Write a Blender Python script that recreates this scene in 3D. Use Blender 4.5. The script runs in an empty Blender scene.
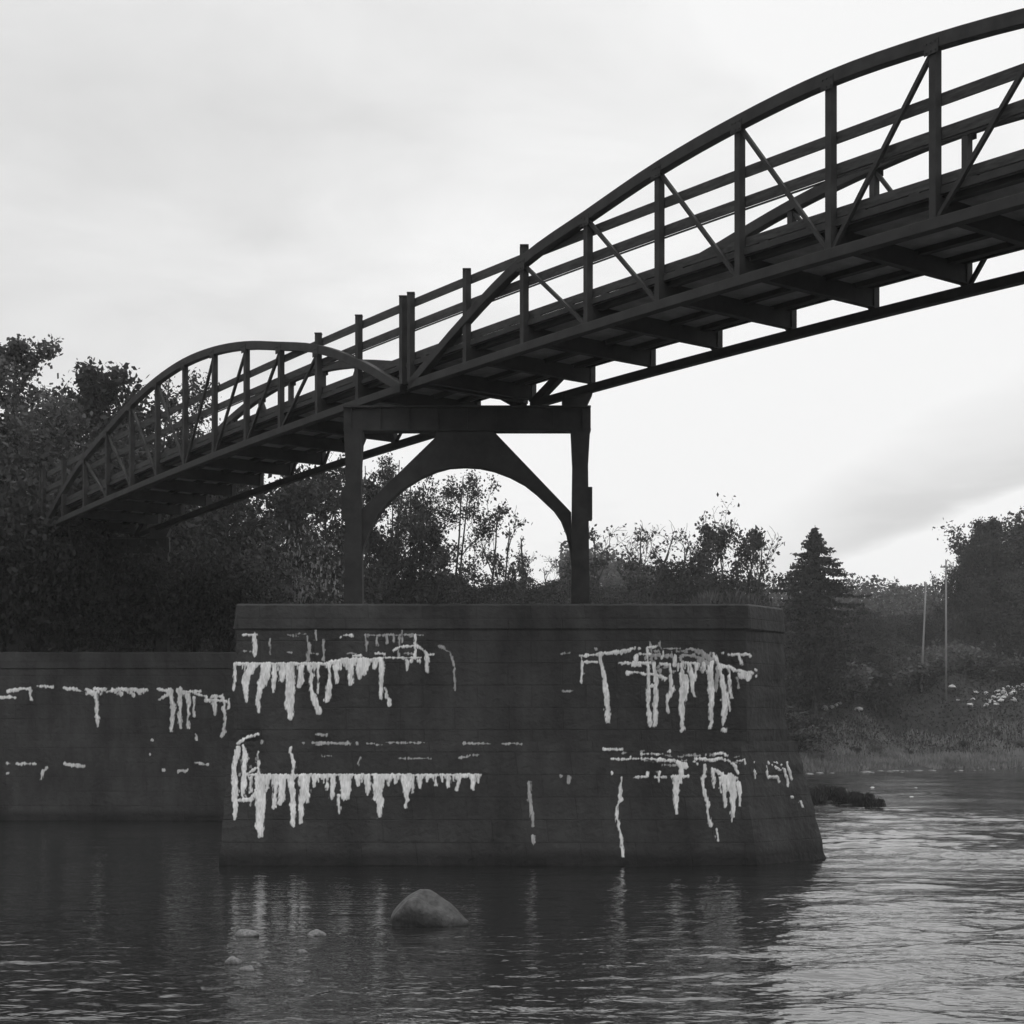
import bpy, bmesh, math, random
import numpy as np
from mathutils import Vector
R = math.radians
scene = bpy.context.scene
COL = scene.collection
F = 1638.0          # focal length in pixels of the 1024 px frame
HZ = 740.0          # image row of the horizon
EYE = 3.08          # camera height over the water

# ------------------------------------------------------------------ helpers
def tag(o, label=None, cat=None, group=None, kind=None):
    if label: o['label'] = label
    if cat: o['category'] = cat
    if group: o['group'] = group
    if kind: o['kind'] = kind
    return o

def empty(name, loc, label, cat, group=None):
    o = bpy.data.objects.new(name, None)
    o.empty_display_size = 0.3
    COL.objects.link(o); o.location = loc
    return tag(o, label, cat, group)

def px(x, y, Y):
    """photo pixel + distance -> point in the world"""
    return Vector(((x - 512) * Y / F, Y, EYE + (HZ - y) * Y / F))

class MB:
    def __init__(s): s.v = []; s.f = []
    def add(s, vs, fs):
        b = len(s.v); s.v += [tuple(p) for p in vs]; s.f += [tuple(b + i for i in f) for f in fs]
    def hexa(s, p):   # 4 bottom + 4 top
        s.add(p, [(3,2,1,0),(4,5,6,7),(0,1,5,4),(1,2,6,5),(2,3,7,6),(3,0,4,7)])
    def box(s, a, b):
        (x0,y0,z0),(x1,y1,z1) = a, b
        s.hexa([(x0,y0,z0),(x1,y0,z0),(x1,y1,z0),(x0,y1,z0),(x0,y0,z1),(x1,y0,z1),(x1,y1,z1),(x0,y1,z1)])
    def beam(s, a, b, w, h, side=None):
        """rectangular bar a->b; w along 'side', h along the third axis"""
        a = Vector(a); b = Vector(b); d = (b - a).normalized()
        if side is None: side = Vector((0,0,1)).cross(d)
        side = Vector(side); side = (side - d * side.dot(d)).normalized()
        up = d.cross(side).normalized()
        if up.z < 0: up = -up
        s_ = side * w / 2; u = up * h / 2
        s.hexa([a - s_ - u, a + s_ - u, b + s_ - u, b - s_ - u, a - s_ + u, a + s_ + u, b + s_ + u, b - s_ + u])
    def strip(s, pts, w, h, side):
        """continuous bar along pts, section w (along side) x h (vertical)"""
        side = Vector(side).normalized() * w / 2; u = Vector((0,0,h/2))
        vs = []
        for p in pts:
            p = Vector(p); vs += [p - side - u, p + side - u, p + side + u, p - side + u]
        n = len(pts); fs = []
        for i in range(n - 1):
            for j in range(4):
                a = 4*i + j; b = 4*i + (j+1) % 4
                fs.append((a, b, b + 4, a + 4))
        fs += [(3,2,1,0), tuple(4*(n-1) + j for j in range(4))]
        s.add(vs, fs)
    def tube(s, pts, rads, n=6):
        vs = []; m = len(pts)
        for i, p in enumerate(pts):
            p = Vector(p)
            d = (Vector(pts[min(i+1, m-1)]) - Vector(pts[max(i-1, 0)])).normalized()
            a = d.orthogonal().normalized(); b = d.cross(a)
            for k in range(n):
                t = 2*math.pi*k/n
                vs.append(p + (a*math.cos(t) + b*math.sin(t)) * rads[i])
        fs = []
        for i in range(m - 1):
            for k in range(n):
                fs.append((i*n + k, i*n + (k+1) % n, (i+1)*n + (k+1) % n, (i+1)*n + k))
        fs.append(tuple(range(n))[::-1]); fs.append(tuple((m-1)*n + k for k in range(n)))
        s.add(vs, fs)
    def build(s, name, mat, parent=None, origin=None, smooth=False, bevel=0):
        o0 = Vector(origin) if origin is not None else (parent.location if parent else Vector((0,0,0)))
        me = bpy.data.meshes.new(name)
        me.from_pydata([(p[0]-o0.x, p[1]-o0.y, p[2]-o0.z) for p in s.v], [], s.f)
        bm = bmesh.new(); bm.from_mesh(me); bmesh.ops.recalc_face_normals(bm, faces=bm.faces)
        if bevel:
            bmesh.ops.bevel(bm, geom=[e for e in bm.edges if e.is_manifold and e.calc_face_angle(0) > .5], offset=bevel, segments=1, affect='EDGES', clamp_overlap=True)
        bm.to_mesh(me); bm.free()
        me.materials.append(mat)
        if smooth: me.shade_smooth()
        o = bpy.data.objects.new(name, me); COL.objects.link(o)
        if parent: o.parent = parent
        else: o.location = o0
        return o

def np_mesh(name, v, quads, mat, smooth=False):
    me = bpy.data.meshes.new(name)
    v = np.asarray(v, np.float32); q = np.asarray(quads, np.int32); k = q.shape[1]
    me.vertices.add(len(v)); me.vertices.foreach_set('co', v.ravel())
    me.loops.add(q.size); me.loops.foreach_set('vertex_index', q.ravel())
    me.polygons.add(len(q)); me.polygons.foreach_set('loop_start', np.arange(0, q.size, k, dtype=np.int32))
    me.update(calc_edges=True); me.validate()
    me.materials.append(mat)
    if smooth: me.shade_smooth()
    return me

def link(name, me, parent=None, loc=(0,0,0)):
    o = bpy.data.objects.new(name, me); COL.objects.link(o); o.location = loc
    if parent: o.parent = parent
    return o

# ------------------------------------------------------------------ materials (a monochrome photograph: every colour is a grey)
def mat(name, lo, hi=None, rough=.8, scale=4.0, spec=.3, bump=0, bscale=20, metallic=0, stretch=None, detail=5, transl=0):
    m = bpy.data.materials.new(name); m.use_nodes = True
    nt = m.node_tree; b = nt.nodes['Principled BSDF']
    b.inputs['Roughness'].default_value = rough
    b.inputs['Specular IOR Level'].default_value = spec
    b.inputs['Metallic'].default_value = metallic
    hi = lo if hi is None else hi
    tc = nt.nodes.new('ShaderNodeTexCoord'); src = tc.outputs['Object']
    if stretch:
        mp = nt.nodes.new('ShaderNodeMapping'); mp.inputs['Scale'].default_value = stretch
        nt.links.new(src, mp.inputs['Vector']); src = mp.outputs['Vector']
    n = nt.nodes.new('ShaderNodeTexNoise'); n.inputs['Scale'].default_value = scale; n.inputs['Detail'].default_value = detail
    n.inputs['Roughness'].default_value = .62
    nt.links.new(src, n.inputs['Vector'])
    r = nt.nodes.new('ShaderNodeValToRGB')
    r.color_ramp.elements[0].position = .32; r.color_ramp.elements[1].position = .68
    r.color_ramp.elements[0].color = (lo,lo,lo,1); r.color_ramp.elements[1].color = (hi,hi,hi,1)
    nt.links.new(n.outputs['Fac'], r.inputs['Fac']); nt.links.new(r.outputs['Color'], b.inputs['Base Color'])
    if bump:
        n2 = nt.nodes.new('ShaderNodeTexNoise'); n2.inputs['Scale'].default_value = bscale; n2.inputs['Detail'].default_value = 6
        nt.links.new(src, n2.inputs['Vector'])
        bp = nt.nodes.new('ShaderNodeBump'); bp.inputs['Strength'].default_value = 1; bp.inputs['Distance'].default_value = bump
        nt.links.new(n2.outputs['Fac'], bp.inputs['Height']); nt.links.new(bp.outputs['Normal'], b.inputs['Normal'])
    if transl:
        t = nt.nodes.new('ShaderNodeBsdfTranslucent'); nt.links.new(r.outputs['Color'], t.inputs['Color'])
        mx = nt.nodes.new('ShaderNodeMixShader'); mx.inputs[0].default_value = transl
        nt.links.new(b.outputs[0], mx.inputs[1]); nt.links.new(t.outputs[0], mx.inputs[2])
        nt.links.new(mx.outputs[0], nt.nodes['Material Output'].inputs['Surface'])
    return m

STEEL = mat('weathering_steel', .013, .028, rough=.8, scale=2.6, spec=.25, bump=.002, bscale=30)
PLANK = mat('weathered_plank', .018, .05, rough=.85, scale=3, spec=.2, stretch=(1,1,6), bump=.003, bscale=12)
DECKM = mat('deck_boards', .14, .22, rough=.9, scale=3, spec=.15)
def lime_mat():
    m = bpy.data.materials.new('lime_crust'); m.use_nodes = True; nt = m.node_tree; b = nt.nodes['Principled BSDF']
    b.inputs['Roughness'].default_value = .92; b.inputs['Specular IOR Level'].default_value = .15
    a = nt.nodes.new('ShaderNodeAttribute'); a.attribute_name = 'tone'; nt.links.new(a.outputs['Color'], b.inputs['Base Color'])
    return m
LIME = LIMETHIN = lime_mat()
BARK = mat('bark', .02, .04, rough=.9, scale=3, spec=.1)
LEAF = mat('dark_leaves', .012, .034, rough=.7, scale=.35, spec=.2, transl=.25, detail=8)
LEAF2 = mat('autumn_leaves', .045, .09, rough=.7, scale=.4, spec=.2, transl=.3, detail=8)
NEEDLE = mat('needles', .010, .022, rough=.8, scale=.6, spec=.15)
PALELEAF = mat('pale_dry_leaves', .12, .24, rough=.8, scale=.8, spec=.15, transl=.25)
GRASS = mat('bank_grass', .07, .2, rough=.9, scale=.25, spec=.1, transl=.2)
SOIL = mat('bank_soil', .014, .03, rough=.95, scale=.3, spec=.1, bump=.05, bscale=2)
HILLM = mat('hill_soil', .03, .05, rough=.95, scale=.1, spec=.05)
PALESTONE = mat('pale_stone', .16, .5, rough=.85, scale=1.5, spec=.2, bump=.03, bscale=5)
SHORESTONE = mat('shore_stone', .06, .26, rough=.85, scale=1.2, spec=.2)
WETSTONE = mat('river_stone', .012, .06, rough=.6, scale=6, spec=.4, bump=.05, bscale=9)
DARKSTONE = mat('wet_dark_stone', .02, .045, rough=.95, scale=3, spec=.08, bump=.03, bscale=8)
POLEM = mat('bleached_pole', .12, .2, rough=.8, scale=2, spec=.2, stretch=(1,1,.2))

def masonry():
    m = bpy.data.materials.new('sooty_sandstone_blocks'); m.use_nodes = True
    nt = m.node_tree; L = nt.links.new; N = nt.nodes.new; b = nt.nodes['Principled BSDF']
    b.inputs['Roughness'].default_value = .85; b.inputs['Specular IOR Level'].default_value = .2
    tc = N('ShaderNodeTexCoord')
    sep = N('ShaderNodeSeparateXYZ'); L(tc.outputs['Object'], sep.inputs[0])
    ad = N('ShaderNodeMath'); ad.operation = 'MULTIPLY_ADD'; L(sep.outputs['Y'], ad.inputs[0]); ad.inputs[1].default_value = .83; L(sep.outputs['X'], ad.inputs[2])
    cmb = N('ShaderNodeCombineXYZ'); L(ad.outputs[0], cmb.inputs['X']); L(sep.outputs['Z'], cmb.inputs['Y'])
    br = N('ShaderNodeTexBrick'); L(cmb.outputs[0], br.inputs['Vector'])
    br.inputs['Scale'].default_value = 1; br.inputs['Brick Width'].default_value = 1.35; br.inputs['Row Height'].default_value = .555
    br.inputs['Mortar Size'].default_value = .018; br.inputs['Mortar Smooth'].default_value = .4; br.offset = .43
    br.inputs['Color1'].default_value = (.029,)*3+(1,); br.inputs['Color2'].default_value = (.034,)*3+(1,); br.inputs['Mortar'].default_value = (.027,)*3+(1,)
    n = N('ShaderNodeTexNoise'); n.inputs['Scale'].default_value = 1.1; n.inputs['Detail'].default_value = 9; n.inputs['Roughness'].default_value = .65
    mp = N('ShaderNodeMapping'); mp.inputs['Scale'].default_value = (1,1,.35); L(tc.outputs['Object'], mp.inputs[0]); L(mp.outputs[0], n.inputs['Vector'])
    r = N('ShaderNodeValToRGB'); r.color_ramp.elements[0].position = .3; r.color_ramp.elements[1].position = .75
    r.color_ramp.elements[0].color = (.5,)*3+(1,); r.color_ramp.elements[1].color = (1.6,)*3+(1,)
    L(n.outputs['Fac'], r.inputs['Fac'])
    mu = N('ShaderNodeMix'); mu.data_type = 'RGBA'; mu.blend_type = 'MULTIPLY'; mu.inputs[0].default_value = 1
    L(br.outputs['Color'], mu.inputs[6]); L(r.outputs['Color'], mu.inputs[7]); 
    wl = N('ShaderNodeMath'); wl.operation = 'MULTIPLY_ADD'; L(n.outputs['Fac'], wl.inputs[0]); wl.inputs[1].default_value = -.5; L(sep.outputs['Z'], wl.inputs[2])
    wr = N('ShaderNodeMapRange'); wr.inputs['From Min'].default_value = -.06; wr.inputs['From Max'].default_value = .16; wr.inputs['To Min'].default_value = .45; wr.inputs['To Max'].default_value = 1; L(wl.outputs[0], wr.inputs['Value'])
    mw = N('ShaderNodeMix'); mw.data_type = 'RGBA'; mw.blend_type = 'MULTIPLY'; mw.inputs[0].default_value = 1
    L(mu.outputs[2], mw.inputs[6]); L(wr.outputs[0], mw.inputs[7]); L(mw.outputs[2], b.inputs['Base Color'])
    n2 = N('ShaderNodeTexNoise'); n2.inputs['Scale'].default_value = 6; n2.inputs['Detail'].default_value = 8; L(tc.outputs['Object'], n2.inputs['Vector'])
    s = N('ShaderNodeMath'); s.operation = 'MULTIPLY_ADD'; L(br.outputs['Fac'], s.inputs[0]); s.inputs[1].default_value = -.22; L(n2.outputs['Fac'], s.inputs[2])
    bp = N('ShaderNodeBump'); bp.inputs['Distance'].default_value = .06; L(s.outputs[0], bp.inputs['Height']); L(bp.outputs[0], b.inputs['Normal'])
    return m
STONE = masonry()

def water_mat():
    m = bpy.data.materials.new('river_water'); m.use_nodes = True
    nt = m.node_tree; L = nt.links.new; N = nt.nodes.new; b = nt.nodes['Principled BSDF']
    b.inputs['Base Color'].default_value = (.012,.012,.012,1)
    b.inputs['Roughness'].default_value = .09; b.inputs['IOR'].default_value = 1.85
    tc = N('ShaderNodeTexCoord')
    def noise(sx, sy, detail, rough, rot=0, dist=0):
        mp = N('ShaderNodeMapping'); mp.inputs['Scale'].default_value = (sx, sy, 1); mp.inputs['Rotation'].default_value = (0,0,rot)
        L(tc.outputs['Object'], mp.inputs[0])
        n = N('ShaderNodeTexNoise'); n.inputs['Scale'].default_value = 1; n.inputs['Detail'].default_value = detail
        n.inputs['Roughness'].default_value = rough; n.inputs['Distortion'].default_value = dist
        L(mp.outputs[0], n.inputs['Vector']); return n.outputs['Fac']
    def math_(op, a, c, d=None):
        q = N('ShaderNodeMath'); q.operation = op
        for i, v in enumerate((a, c, d)):
            if v is None: continue
            if isinstance(v, (int, float)): q.inputs[i].default_value = v
            else: L(v, q.inputs[i])
        return q.outputs[0]
    big = noise(.35, .75, 2, .5, R(12), .4)
    mid = noise(1.3, 2.6, 3, .55, R(-8), .6)
    fine = noise(5, 8, 2, .5, R(5))
    patch = noise(.07, .16, 3, .5, R(10))
    pr = N('ShaderNodeMapRange'); pr.inputs['From Min'].default_value = .35; pr.inputs['From Max'].default_value = .65
    pr.inputs['To Min'].default_value = .45; pr.inputs['To Max'].default_value = 1.25; L(patch, pr.inputs['Value'])
    h = math_('MULTIPLY', big, .012)
    h = math_('MULTIPLY_ADD', mid, .033, h)
    h = math_('MULTIPLY_ADD', fine, .012, h)
    h = math_('MULTIPLY', h, pr.outputs[0])
    bp = N('ShaderNodeBump'); bp.inputs['Strength'].default_value = 1; bp.inputs['Distance'].default_value = 1
    L(h, bp.inputs['Height']); L(bp.outputs[0], b.inputs['Normal'])
    return m
WATER = water_mat()

# ------------------------------------------------------------------ camera
cam = bpy.data.cameras.new('camera'); cam_o = bpy.data.objects.new('camera', cam); COL.objects.link(cam_o)
cam.sensor_width = 36; cam.lens = F / 1024 * 36; cam.shift_y = (HZ - 512) / 1024
cam.clip_start = .1; cam.clip_end = 5000
cam_o.location = (0, 0, EYE); cam_o.rotation_euler = (R(90), 0, 0)
scene.camera = cam_o

# ------------------------------------------------------------------ sky
SUN_EL, SUN_AZ = R(52), R(10)      # azimuth from +Y towards +X
w = bpy.data.worlds.new('World'); scene.world = w; w.use_nodes = True
nt = w.node_tree; L = nt.links.new; N = nt.nodes.new
bg = nt.nodes['Background']; bg.inputs['Strength'].default_value = .1
sky = N('ShaderNodeTexSky'); sky.sky_type = 'NISHITA'; sky.sun_disc = False
sky.sun_elevation = SUN_EL; sky.sun_rotation = SUN_AZ
bw = N('ShaderNodeRGBToBW'); L(sky.outputs[0], bw.inputs[0])
tc = N('ShaderNodeTexCoord'); sx = N('ShaderNodeSeparateXYZ'); L(tc.outputs['Generated'], sx.inputs[0])
def M(op, a, b=None, c=None, clamp=False):
    q = N('ShaderNodeMath'); q.operation = op; q.use_clamp = clamp
    for i, v in enumerate((a, b, c)):
        if v is None: continue
        if isinstance(v, (int, float)): q.inputs[i].default_value = v
        else: L(v, q.inputs[i])
    return q.outputs[0]
def SS(v, a, b, lo=0., hi=1.):
    q = N('ShaderNodeMapRange'); q.interpolation_type = 'SMOOTHSTEP'
    q.inputs['From Min'].default_value = a; q.inputs['From Max'].default_value = b
    q.inputs['To Min'].default_value = lo; q.inputs['To Max'].default_value = hi
    L(v, q.inputs['Value']); return q.outputs[0]
dx, dy, dz = sx.outputs
den = M('ADD', M('ABSOLUTE', dz), .16)
cp = N('ShaderNodeCombineXYZ'); L(M('DIVIDE', dx, den), cp.inputs[0]); L(M('DIVIDE', dy, den), cp.inputs[1])
def cn(scale, detail, seed, rough=.5, dist=0.):
    mp = N('ShaderNodeMapping'); mp.inputs['Location'].default_value = (seed, seed*.7, 0); L(cp.outputs[0], mp.inputs[0])
    q = N('ShaderNodeTexNoise'); q.inputs['Scale'].default_value = scale; q.inputs['Detail'].default_value = detail
    q.inputs['Roughness'].default_value = rough; q.inputs['Distortion'].default_value = dist
    L(mp.outputs[0], q.inputs['Vector']); return q.outputs['Fac']
c1 = cn(.9, 4, 3.1, .5, .3); c2 = cn(2.6, 5, 8.2, .55, .4)
base = SS(dx, -.32, .2, .86, 1.03)
v = M('MULTIPLY_ADD', M('SUBTRACT', c1, .5), .55, base)
v = M('MULTIPLY_ADD', M('SUBTRACT', c2, .5), .42, v)
# the grey cloud bank low on the right, with a bright gap under its ragged edge
edge = M('MULTIPLY_ADD', M('SUBTRACT', dx, .22), .36, .112)
d_ = M('SUBTRACT', dz, M('MULTIPLY_ADD', M('SUBTRACT', c2, .5), .02, edge))
bank = M('MULTIPLY', SS(d_, -.004, .012), SS(d_, .02, .115, 1., 0.))
bank = M('MULTIPLY', bank, SS(dx, .09, .25))
bank = M('MULTIPLY', bank, SS(dy, 0., .3))
bank = M('MULTIPLY', bank, SS(c2, .3, .7, .6, 1.3))
v = M('MULTIPLY_ADD', bank, -.34, v)
v = M('MINIMUM', v, .985)
v = M('MULTIPLY', v, SS(dz, .46, .9, 1., 2.3))          # an overcast sky is brightest overhead
v = M('MULTIPLY', v, SS(dy, -.6, .1, 1.25, 1.))
v = M('MULTIPLY_ADD', v, 9.3, M('MULTIPLY', bw.outputs[0], .06))
cc = N('ShaderNodeCombineColor'); [L(v, cc.inputs[i]) for i in range(3)]
L(cc.outputs[0], bg.inputs['Color'])
sl = bpy.data.lights.new('sun', 'SUN'); so = bpy.data.objects.new('sun', sl); COL.objects.link(so)
sl.energy = .5; sl.angle = R(25); sl.color = (1, 1, 1)
sd = Vector((math.sin(SUN_AZ)*math.cos(SUN_EL), math.cos(SUN_AZ)*math.cos(SUN_EL), math.sin(SUN_EL)))
so.rotation_euler = sd.to_track_quat('Z', 'Y').to_euler(); so.location = (60, 60, 120)

# ------------------------------------------------------------------ ground, far bank, hills, water
def shore(X): return np.clip(120 + 1.2*X, 82, 176)
PD = [-400,-60,-20,0,3,12,20,30,38,60,100,150,280,600,1500]; PZ = [-3,-3,-2,-.03,.35,1.2,2.6,7.6,10.8,12,13,14,35,54,62]
def ground(X, Y):
    X = np.asarray(X, float); Y = np.asarray(Y, float)
    d = Y - shore(X) + 1.6*np.sin(X*.35) + .9*np.sin(X*.9 + 1)
    z = np.interp(d, PD, PZ)
    z = z + np.clip(d/40, 0, 1)*(.5*np.sin(X*.21+Y*.13) + .35*np.sin(X*.5-Y*.3)) + np.clip((d-140)/150, 0, 1)*(3*np.sin(X*.035+1) + 2*np.sin(X*.08))
    return z
gx = np.concatenate([np.linspace(-1500,-90,20), np.linspace(-80,120,180), np.linspace(130,1500,20)])
gy = np.concatenate([np.linspace(-1000,60,12), np.linspace(70,260,150), np.linspace(270,700,50), np.linspace(740,1800,14)])
GX, GY = np.meshgrid(gx, gy); GZ = ground(GX, GY)
nx, ny = len(gx), len(gy)
ii = (np.arange(ny-1)[:,None]*nx + np.arange(nx-1)[None,:]).ravel()
tag(link('ground', np_mesh('ground', np.stack([GX,GY,GZ],-1).reshape(-1,3), np.stack([ii,ii+1,ii+nx+1,ii+nx],1), SOIL, True)), kind='structure')
ys = [14.0]
while ys[-1] < 182: ys.append(ys[-1] + max(.045, ys[-1]**2/(F*EYE)*.5))
ys = np.array(ys); us = np.linspace(-1, 1, 900)
WX = us[None,:]*(.42*ys + 5)[:,None]; WY = np.repeat(ys[:,None], 900, 1)
rw = np.random.default_rng(77); WZ = np.zeros_like(WX)
gust = .75 + .35*np.sin(WX*.11 + 1.3*np.sin(WY*.06) + .5)*np.sin(WY*.13 + .8*np.sin(WX*.09)) + .25*np.sin(WX*.31+WY*.22)
sig = 1/(1 + np.exp(-(WX + .02*WY - 1.0)/2.0)); gate = .3 + .7*sig
for i in range(80):
    lam = .2*(4.2/.2)**rw.random(); th = rw.normal(R(96), R(34)); k_ = 2*math.pi/lam
    slope = .019*(1.0 if lam < 1.6 else .8); amp = slope/k_
    bend = .35*np.sin(WX*.19+i)+.35*np.sin(WY*.17+2*i)
    WZ += (gate if lam > .9 else 1)*amp*np.sin(k_*(WX*math.cos(th)+WY*math.sin(th)) + rw.random()*6.283 + bend*min(3, k_*.5))
WZ *= gust*(.55 + .47*sig)
iw = (np.arange(len(ys)-1)[:,None]*900 + np.arange(899)[None,:]).ravel()
wv = np.stack([WX,WY,WZ],-1).reshape(-1,3); wq = np.stack([iw,iw+1,iw+901,iw+900],1)
nb = len(wv); wv = np.concatenate([wv, [(-900,-600,-.16),(900,-600,-.16),(900,400,-.16),(-900,400,-.16)]]); wq = np.concatenate([wq, [(nb,nb+1,nb+2,nb+3)]])
tag(link('water', np_mesh('water', wv, wq, WATER, True)), kind='structure')

# ------------------------------------------------------------------ bridge
TH = math.atan2(2.9432, 4.2588)
AX = Vector((-math.sin(TH), math.cos(TH), 0)); NV = Vector((math.cos(TH), math.sin(TH), 0)); WID = 3.9
def zd(t): return EYE + 9.79 - 2.6*(t/10 - 1)**2
def P(t, off=0., h=0.):
    return Vector((26 - 2.9432*t, 4.2588*t, zd(t) + h)) + (NV + AX*.05)*off
HC = [-.85, .27, 1.12, 1.55, 1.95, 2.20, 2.31]
HC2 = [-.85, .22, 1.05, 1.6, 2.1, 2.42, 2.54]
def smooth_chord(h):
    n = len(h); out = []
    for i in range(n-1):
        a, b, c, d = h[max(i-1,0)], h[i], h[i+1], h[min(i+2,n-1)]
        if i == 0: a = 2*b - c
        if i == n-2: d = 2*c - b
        for q in range(4):
            u = q/4; out.append((i+u, .5*(2*b+(c-a)*u+(2*a-5*b+4*c-d)*u*u+(3*b-a-3*c+d)*u**3)))
    return out + [(n-1, h[-1])]
def span(t0, t1, label, HC=HC, pan=None):
    N_ = 12; g = .036*(1 if t0 > t1 else -1); ts = [t0 + (t1 - t0)*k/N_ for k in range(N_+1)]
    if pan: ts = [t0] + [(t0+t1)/2 + (k-6)*pan for k in range(1, N_)] + [t1]
    mid = (t0 + t1)/2; L0 = P(mid, WID/2, -1.07)
    root = empty('truss_span', L0, label, 'bridge span', 'bowstring truss spans of the trail bridge')
    hc = [HC[min(k, N_-k)] for k in range(N_+1)]
    ck = smooth_chord(hc)
    fine = [t0 + (t1 - t0)*k/48 for k in range(49)]
    for off, sg in ((0., 1), (WID, -1)):
        m = MB(); m.strip([P(float(np.interp(k, range(N_+1), ts)), off, h) for k, h in ck], .2, .25, NV); m.build('top_chord', STEEL, root, bevel=.012)
        m = MB(); m.strip([P(t, off, -.85) for t in fine], .2, .2, NV); m.build('bottom_chord', STEEL, root, bevel=.012)
        for k, t in enumerate(ts):
            tt = t
            top = max(hc[k] - .1, 1.46)
            a = P(tt, off, -.76); b = P(tt, off, top)
            m = MB(); m.beam(a, b, .145, .15, AX)
            if top < 1.5: m.box((b.x-.1, b.y-.1, b.z), (b.x+.1, b.y+.1, b.z+.03))
            m.build('post', STEEL, root)
        for k in range(2, N_-1):
            c = P(ts[k], off - sg*.108, hc[k]-.10); m = MB(); m.beam(c - AX*.15, c + AX*.15, .012, .24, NV)
            for bx in (-.1, 0, .1):
                for bz in (-.07, .07):
                    q_ = c + AX*bx + Vector((0,0,bz)) - NV*sg*.012; m.tube([q_ + NV*.01, q_ - NV*.01], [.016, .016], 6)
            m.build('gusset_plate', STEEL, root)
        for k in range(2, 6):
            for a, c in ((k, k+1), (N_-k, N_-k-1)):
                m = MB(); m.beam(P(ts[a], off, hc[a]-.08), P(ts[c], off, -.82), .075, .075, NV); m.build('diagonal', STEEL, root)
        q = off + sg*.115
        e0, e1 = t0 + g, t1 - g
        fr = [e0 + (e1-e0)*k/48 for k in range(49)]
        m = MB(); m.strip([P(t, q, 1.26) for t in fr], .05, .2, NV); m.build('top_rail', PLANK, root)
        m = MB(); m.strip([P(t, q, .69) for t in fr], .05, .2, NV); m.build('mid_rail', PLANK, root)
        m = MB(); m.strip([P(t, q+sg*.01, .555) for t in fr], .03, .03, NV); m.build('pipe_rail', STEEL, root)
        m = MB(); m.strip([P(t, q+sg*.02, -.08) for t in fr], .06, .17, NV); m.build('toe_board', PLANK, root)
        for k in range(24):
            m = MB(); t = e0 + (e1-e0)*(k+.5)/24; c = P(t, q+sg*.02, -.1825); m.beam(c - AX*.12, c + AX*.12, .06, .075, NV)
            m.build('toe_block', PLANK, root)
    fr = [t0 + g + (t1-t0-2*g)*k/48 for k in range(49)]
    m = MB(); m.strip([P(t, WID/2, -.26) for t in fr], WID-.22, .08, NV); m.build('deck', DECKM, root)
    for o in (.07, WID-.07):
        m = MB(); m.strip([P(t, o, -.28) for t in fr], .06, .12, NV); m.build('edge_channel', STEEL, root)
    for o in (.3, 1.35, 2.45, 3.35):
        m = MB(); m.strip([P(t, o, -.355) for t in fr], .09, .106, NV); m.strip([P(t, o, -.415) for t in fr], .16, .014, NV); m.build('stringer', STEEL, root)
    for k, t in enumerate(ts):
        m = MB(); m.beam(P(t, .07, -.53), P(t, WID-.07, -.53), .06, .36, AX); m.beam(P(t, .07, -.72), P(t, WID-.07, -.72), .16, .02, AX); m.build('floor_beam', STEEL, root)
    return root
span(9.70, 4.084, 'near bowstring truss span of the footbridge rising out of the frame at upper right', pan=-.4618)
span(15.065, 9.775, 'far bowstring truss span of the footbridge running behind the arched tower to the left', HC2)
span(20.35, 15.12, 'end of the footbridge at the left edge, its truss sunk into the dark trees', HC2)

# ------------------------------------------------------------------ piers and steel towers
def pier(dX, dY, label):
    root = empty('stone_pier', (.4+dX, 42.5+dY, 0), label, 'bridge pier', 'stone piers in the river')
    def loft(levels, name, bev):
        """each level: z, left X, right corner X, tip X, front Y"""
        m = MB(); vs = []
        (z0,a0,b0,c0,d0),(z1,a1,b1,c1,d1) = levels[0], levels[-1]; nl = max(2, int((z1-z0)/.28)); rj = random.Random(name+label)
        levels = []
        for i in range(nl+1):
            t = i/nl; j = .0 if i in (0,) else .035
            levels.append((z0+(z1-z0)*t, a0+(a1-a0)*t+rj.uniform(-j,j), b0+(b1-b0)*t+rj.uniform(-j,j)*.5, c0+(c1-c0)*t+rj.uniform(-j,j)*1.3, d0+(d1-d0)*t))
        for (z, xl, xc, xt, yf) in levels:
            yb = 85 - yf
            vs += [(xl+dX, yf+dY, z), (xc+dX, yf+dY, z), (xt+dX, 42.5+dY-.28, z), (xt+dX, 42.5+dY+.28, z), (xc+dX, yb+dY, z), (xl+dX, yb+dY, z)]
        n = 6; fs = [tuple(range(n))[::-1]]
        for i in range(len(levels)-1):
            for k in range(n): fs.append((i*n+k, i*n+(k+1) % n, (i+1)*n+(k+1) % n, (i+1)*n+k))
        fs.append(tuple((len(levels)-1)*n + k for k in range(n)))
        m.add(vs, fs)
        return m.build(name, STONE, root, bevel=bev)
    loft([LOW0, LOW1], 'lower_courses', 0)
    loft([UP0, UP1], 'upper_courses', 0)
    loft([(5.81, -6.95, 5.93, 7.05, 40.76), (6.48, -6.90, 5.88, 6.95, 40.82)], 'coping', .05)
    return root
def lev(z, xl, xt, yf, ref=None, frac=None):
    return z
def corner_top(b, tip_b, tip_t, z, y):
    """X of the upper front corner that keeps the cutwater face flat"""
    n = (Vector(tip_b)-Vector(b)).cross(Vector(tip_t)-Vector(b))
    return b[0] - (n.y*(y-b[1]) + n.z*(z-b[2]))/n.x
ZB = -1.5
def mk(z0, z1, xl0, xl1, xc0, xt0, xt1, y0, y1):
    xc1 = corner_top((xc0, y0, z0), (xt0, 42.22, z0), (xt1, 42.22, z1), z1, y1)
    return (z0, xl0, xc0, xt0, y0), (z1, xl1, xc1, xt1, y1)
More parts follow.
